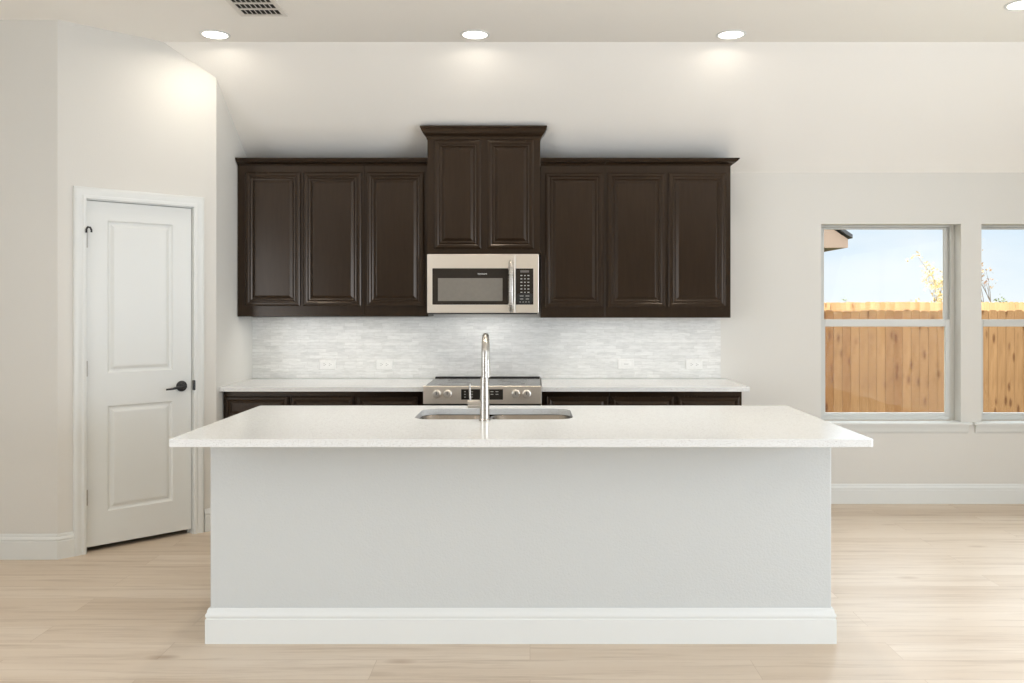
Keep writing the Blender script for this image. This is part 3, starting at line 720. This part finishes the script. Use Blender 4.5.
# ------------------------------------------------------------------ recessed ceiling lights, vent
LAB = ['lit round recessed ceiling light at left, by the pantry wall and vent', 'lit round recessed ceiling light above the microwave and its tall cabinet', 'lit round recessed ceiling light above the right end of the wall cabinets', 'lit round recessed ceiling light cut by the upper right picture corner']
def can_proto():
    c_ = empty('ceiling_light', (0, 0, CEIL))
    link('trim_ring', lathe(BM(), [(0.090, -0.0005), (0.088, -0.005), (0.076, -0.007), (0.072, -0.004), (0.072, -0.0005)], 40), M['trim'], c_, smooth=True)
    link('lens', lathe(BM(), [(0.0, -0.006), (0.050, -0.0055), (0.0715, -0.003), (0.0715, -0.0008), (0, -0.0008)], 40), M['lens'], c_, smooth=True)
    return c_
cp0 = can_proto()
for i, (x, y) in enumerate(CANS):
    o = cp0 if i == 0 else copy_tree(cp0)
    o.location = (x, y, CEIL); tag(o, LAB[i], 'ceiling light', 'recessed ceiling lights')
vx0, vx1, vy0, vy1 = -1.618, -1.354, 4.445, 4.765
vt = empty('ceiling_vent', ((vx0 + vx1) / 2, (vy0 + vy1) / 2, CEIL))
tag(vt, 'white louvered ceiling air vent near the left recessed light', 'air vent')
ww, hh = (vx1 - vx0) / 2, (vy1 - vy0) / 2
bm = BM(); fw = 0.026
for (x0, x1, y0, y1) in ((-ww, ww, -hh, -hh + fw), (-ww, ww, hh - fw, hh), (-ww, -ww + fw, -hh + fw, hh - fw), (ww - fw, ww, -hh + fw, hh - fw)): box(bm, x0, x1, y0, y1, -0.008, -0.0005)
link('frame', bm, M['vent'], vt, bevel=0.002)
bm = BM(); nrow = 3
rowh = (2 * hh - 2 * fw) / nrow
for r_ in range(nrow):
    y0 = -hh + fw + r_ * rowh
    if r_: box(bm, -ww + fw, ww - fw, y0 - 0.006, y0 + 0.006, -0.009, -0.002)
    for k in range(9):
        x = -ww + fw + (2 * ww - 2 * fw) * k / 8
        prism(bm, [(x - 0.007, -0.003), (x - 0.005, -0.002), (x + 0.005, -0.010), (x + 0.003, -0.011)], 'y', y0 + (0.006 if r_ else 0), y0 + rowh - (0.006 if r_ < nrow - 1 else 0))
link('louvers', bm, M['vent'], vt)
link('duct_shade_plate', box(BM(), -ww + fw, ww - fw, -hh + fw, hh - fw, -0.0016, -0.0006), M['dark'], vt)  # flat dark plate standing in for the shade inside the duct

# ------------------------------------------------------------------ outdoors
GZ = -0.50
struct(link('ground', box(BM(), -40, 60, BACK_Y + 0.16, 80, GZ - 0.2, GZ), M['soil']))
# own roof over the room
bm = prism(BM(), [(FRONT_Y - 0.7, 3.35), (-0.4, 5.05), (BACK_Y + 0.6, 3.2), (BACK_Y + 0.6, 3.35), (-0.4, 5.2), (FRONT_Y - 0.7, 3.5)], 'x', -8.0, 12.0)
struct(link('roof', bm, M['shingle']))
def picket_bm(w, h, t_=0.018, ear=0.022):
    return prism(BM(), [(-w / 2, 0), (w / 2, 0), (w / 2, h - ear), (w / 2 - ear * 1.2, h), (-w / 2 + ear * 1.2, h), (-w / 2, h - ear)], 'y', 0, t_)
def fence(x0, n, y, w, gap, h, m, label, post_every=None):
    f = empty('wooden_fence', (x0, y, GZ)); tag(f, label, 'fence', 'backyard fences')
    pk = None
    for i in range(n):
        if pk is None: o = pk = link('picket', picket_bm(w, h), m, f)
        else: o = pk.copy(); COL.objects.link(o)
        o.location = (i * (w + gap), random.uniform(0, 0.003), 0.03 + random.uniform(-0.012, 0.012))
    L_ = n * (w + gap)
    for z in (0.3, 0.95, 1.55): link('rail', box(BM(), -w, L_ - w, 0.022, 0.06, z, z + 0.085), m, f)
    k = 0
    while k * 2.4 < L_:
        link('post', box(BM(), k * 2.4 - 0.045, k * 2.4 + 0.045, 0.061, 0.15, 0, h - 0.06), m, f); k += 1
    return f
fence(3.6, 46, 13.8, 0.136, 0.004, 1.842, M['cedar'], 'near brown cedar picket fence filling the lower window panes')
fence(5.2, 74, 24.0, 0.136, 0.004, 2.02, M['cedar_far'], 'far sunlit pale cedar fence rising above the near fence')
# neighbour's gable end with its boxed eave
HY = 16.0
nb = empty('neighbour_house', (0, HY, GZ)); tag(nb, 'tan house corner with boxed eave and dark shingles beyond the fence', 'house')
ps = HY / F_PX
ex1 = (848.0 - VX) * ps; ez0 = CAM_H - (247.6 - VY) * ps - GZ; tipx = (851.5 - VX) * ps; tipz = CAM_H - (236.4 - VY) * ps - GZ
slope = 0.68; rx = -3.0
link('wall', box(BM(), -9.0, ex1 - 0.55, 0.35, 8.0, 0, ez0 + 0.02), M['brick'], nb)
ez1 = tipz - 0.05
prof = [(-9.0, ez0), (ex1, ez0), (ex1, ez1), (rx, ez1 + (ex1 - rx) * slope), (-9.0, ez1 + (ex1 - rx) * slope - 6.0 * slope)]
link('gable', prism(BM(), prof, 'y', 0.0, 0.12), M['fascia'], nb)
link('soffit', box(BM(), ex1 - 0.60, ex1 - 0.02, 0.121, 8.0, ez0, ez0 + 0.03), M['soffit'], nb)
link('fascia_board', box(BM(), ex1 - 0.02, ex1, 0.121, 8.0, ez0, ez1), M['fascia'], nb)
link('roof', prism(BM(), [(tipx, tipz - 0.04), (tipx, tipz + 0.03), (rx, tipz + 0.03 + (tipx - rx) * slope), (-9.2, tipz + 0.03 + (tipx - rx) * slope - 6.2 * slope), (-9.2, tipz - 0.04 + (tipx - rx) * slope - 6.2 * slope), (rx, tipz - 0.04 + (tipx - rx) * slope)], 'y', -0.06, 8.1), M['shingle'], nb)

def tree(px, y, h, spread, leafm_, label, seed, n_leaf, low=0.45, name='young_tree', lean=0.0, leaf=0.06):
    rnd = random.Random(seed); x = (px - VX) * y / F_PX
    t_ = empty(name, (x, y, GZ)); tag(t_, label, 'tree', 'trees beyond the fences')
    bm = BM(); tips = []
    def branch(p, d_, l, r, lev):
        pts = [p]; q_ = p.copy(); dd = d_.copy()
        for k in range(4):
            dd = (dd + Vector((rnd.uniform(-.18, .18), rnd.uniform(-.18, .18), 0.08))).normalized(); q_ = q_ + dd * (l / 4); pts.append(q_.copy())
        tube(bm, pts, [r * (1 - 0.16 * k) for k in range(5)], 6)
        if lev == 0 or l < 0.25: tips.append(q_); return
        for k in range(3 if lev > 1 else 2):
            a_ = rnd.uniform(0, 6.28); s_ = rnd.uniform(0.35, 0.8) * spread
            nd = (dd + Vector((math.cos(a_) * s_, math.sin(a_) * s_, 0.15))).normalized()
            branch(pts[rnd.choice((2, 3, 4))], nd, l * rnd.uniform(0.55, 0.8), r * 0.6, lev - 1)
        tips.append(q_)
    branch(Vector((0, 0, 0)), Vector((lean, 0, 1)).normalized(), h * low, 0.045, 3)
    link('trunk', bm, M['bark'], t_, smooth=True)
    bm = BM()
    for k in range(n_leaf):
        c_ = rnd.choice(tips) + Vector((rnd.gauss(0, .10), rnd.gauss(0, .10), rnd.gauss(0, .09)))
        n_ = Vector((rnd.uniform(-1, 1), rnd.uniform(-1, 1), rnd.uniform(-1, 1))).normalized(); u_ = n_.orthogonal().normalized(); v_ = n_.cross(u_)
        s_ = leaf * rnd.uniform(0.6, 1.2)
        bm.faces.new([bm.verts.new(c_ + u_ * s_), bm.verts.new(c_ + v_ * s_ * 0.55 + n_ * s_ * 0.1), bm.verts.new(c_ - u_ * s_), bm.verts.new(c_ - v_ * s_ * 0.55 + n_ * s_ * 0.1)])
    link('foliage', bm, leafm_, t_)
    return t_
tree(927, 27.5, 3.2, 1.15, M['leaf_gold'], 'sparse young tree with golden leaves seen through the left window', 5, 620, 0.50, lean=-0.03)
tree(997, 31.5, 3.9, 0.75, M['leaf_russet'], 'thin young tree with reddish leaves seen through the right window', 9, 200, 0.52)
tree(1011, 30.0, 1.9, 0.8, M['leaf_green'], 'small dull green treetop just above the fence in the right window', 3, 260, 0.5, 'distant_tree')
tree(846, 34.0, 1.75, 0.8, M['leaf_green'], 'small dull treetop just above the fence in the left window', 4, 160, 0.5, 'distant_tree')
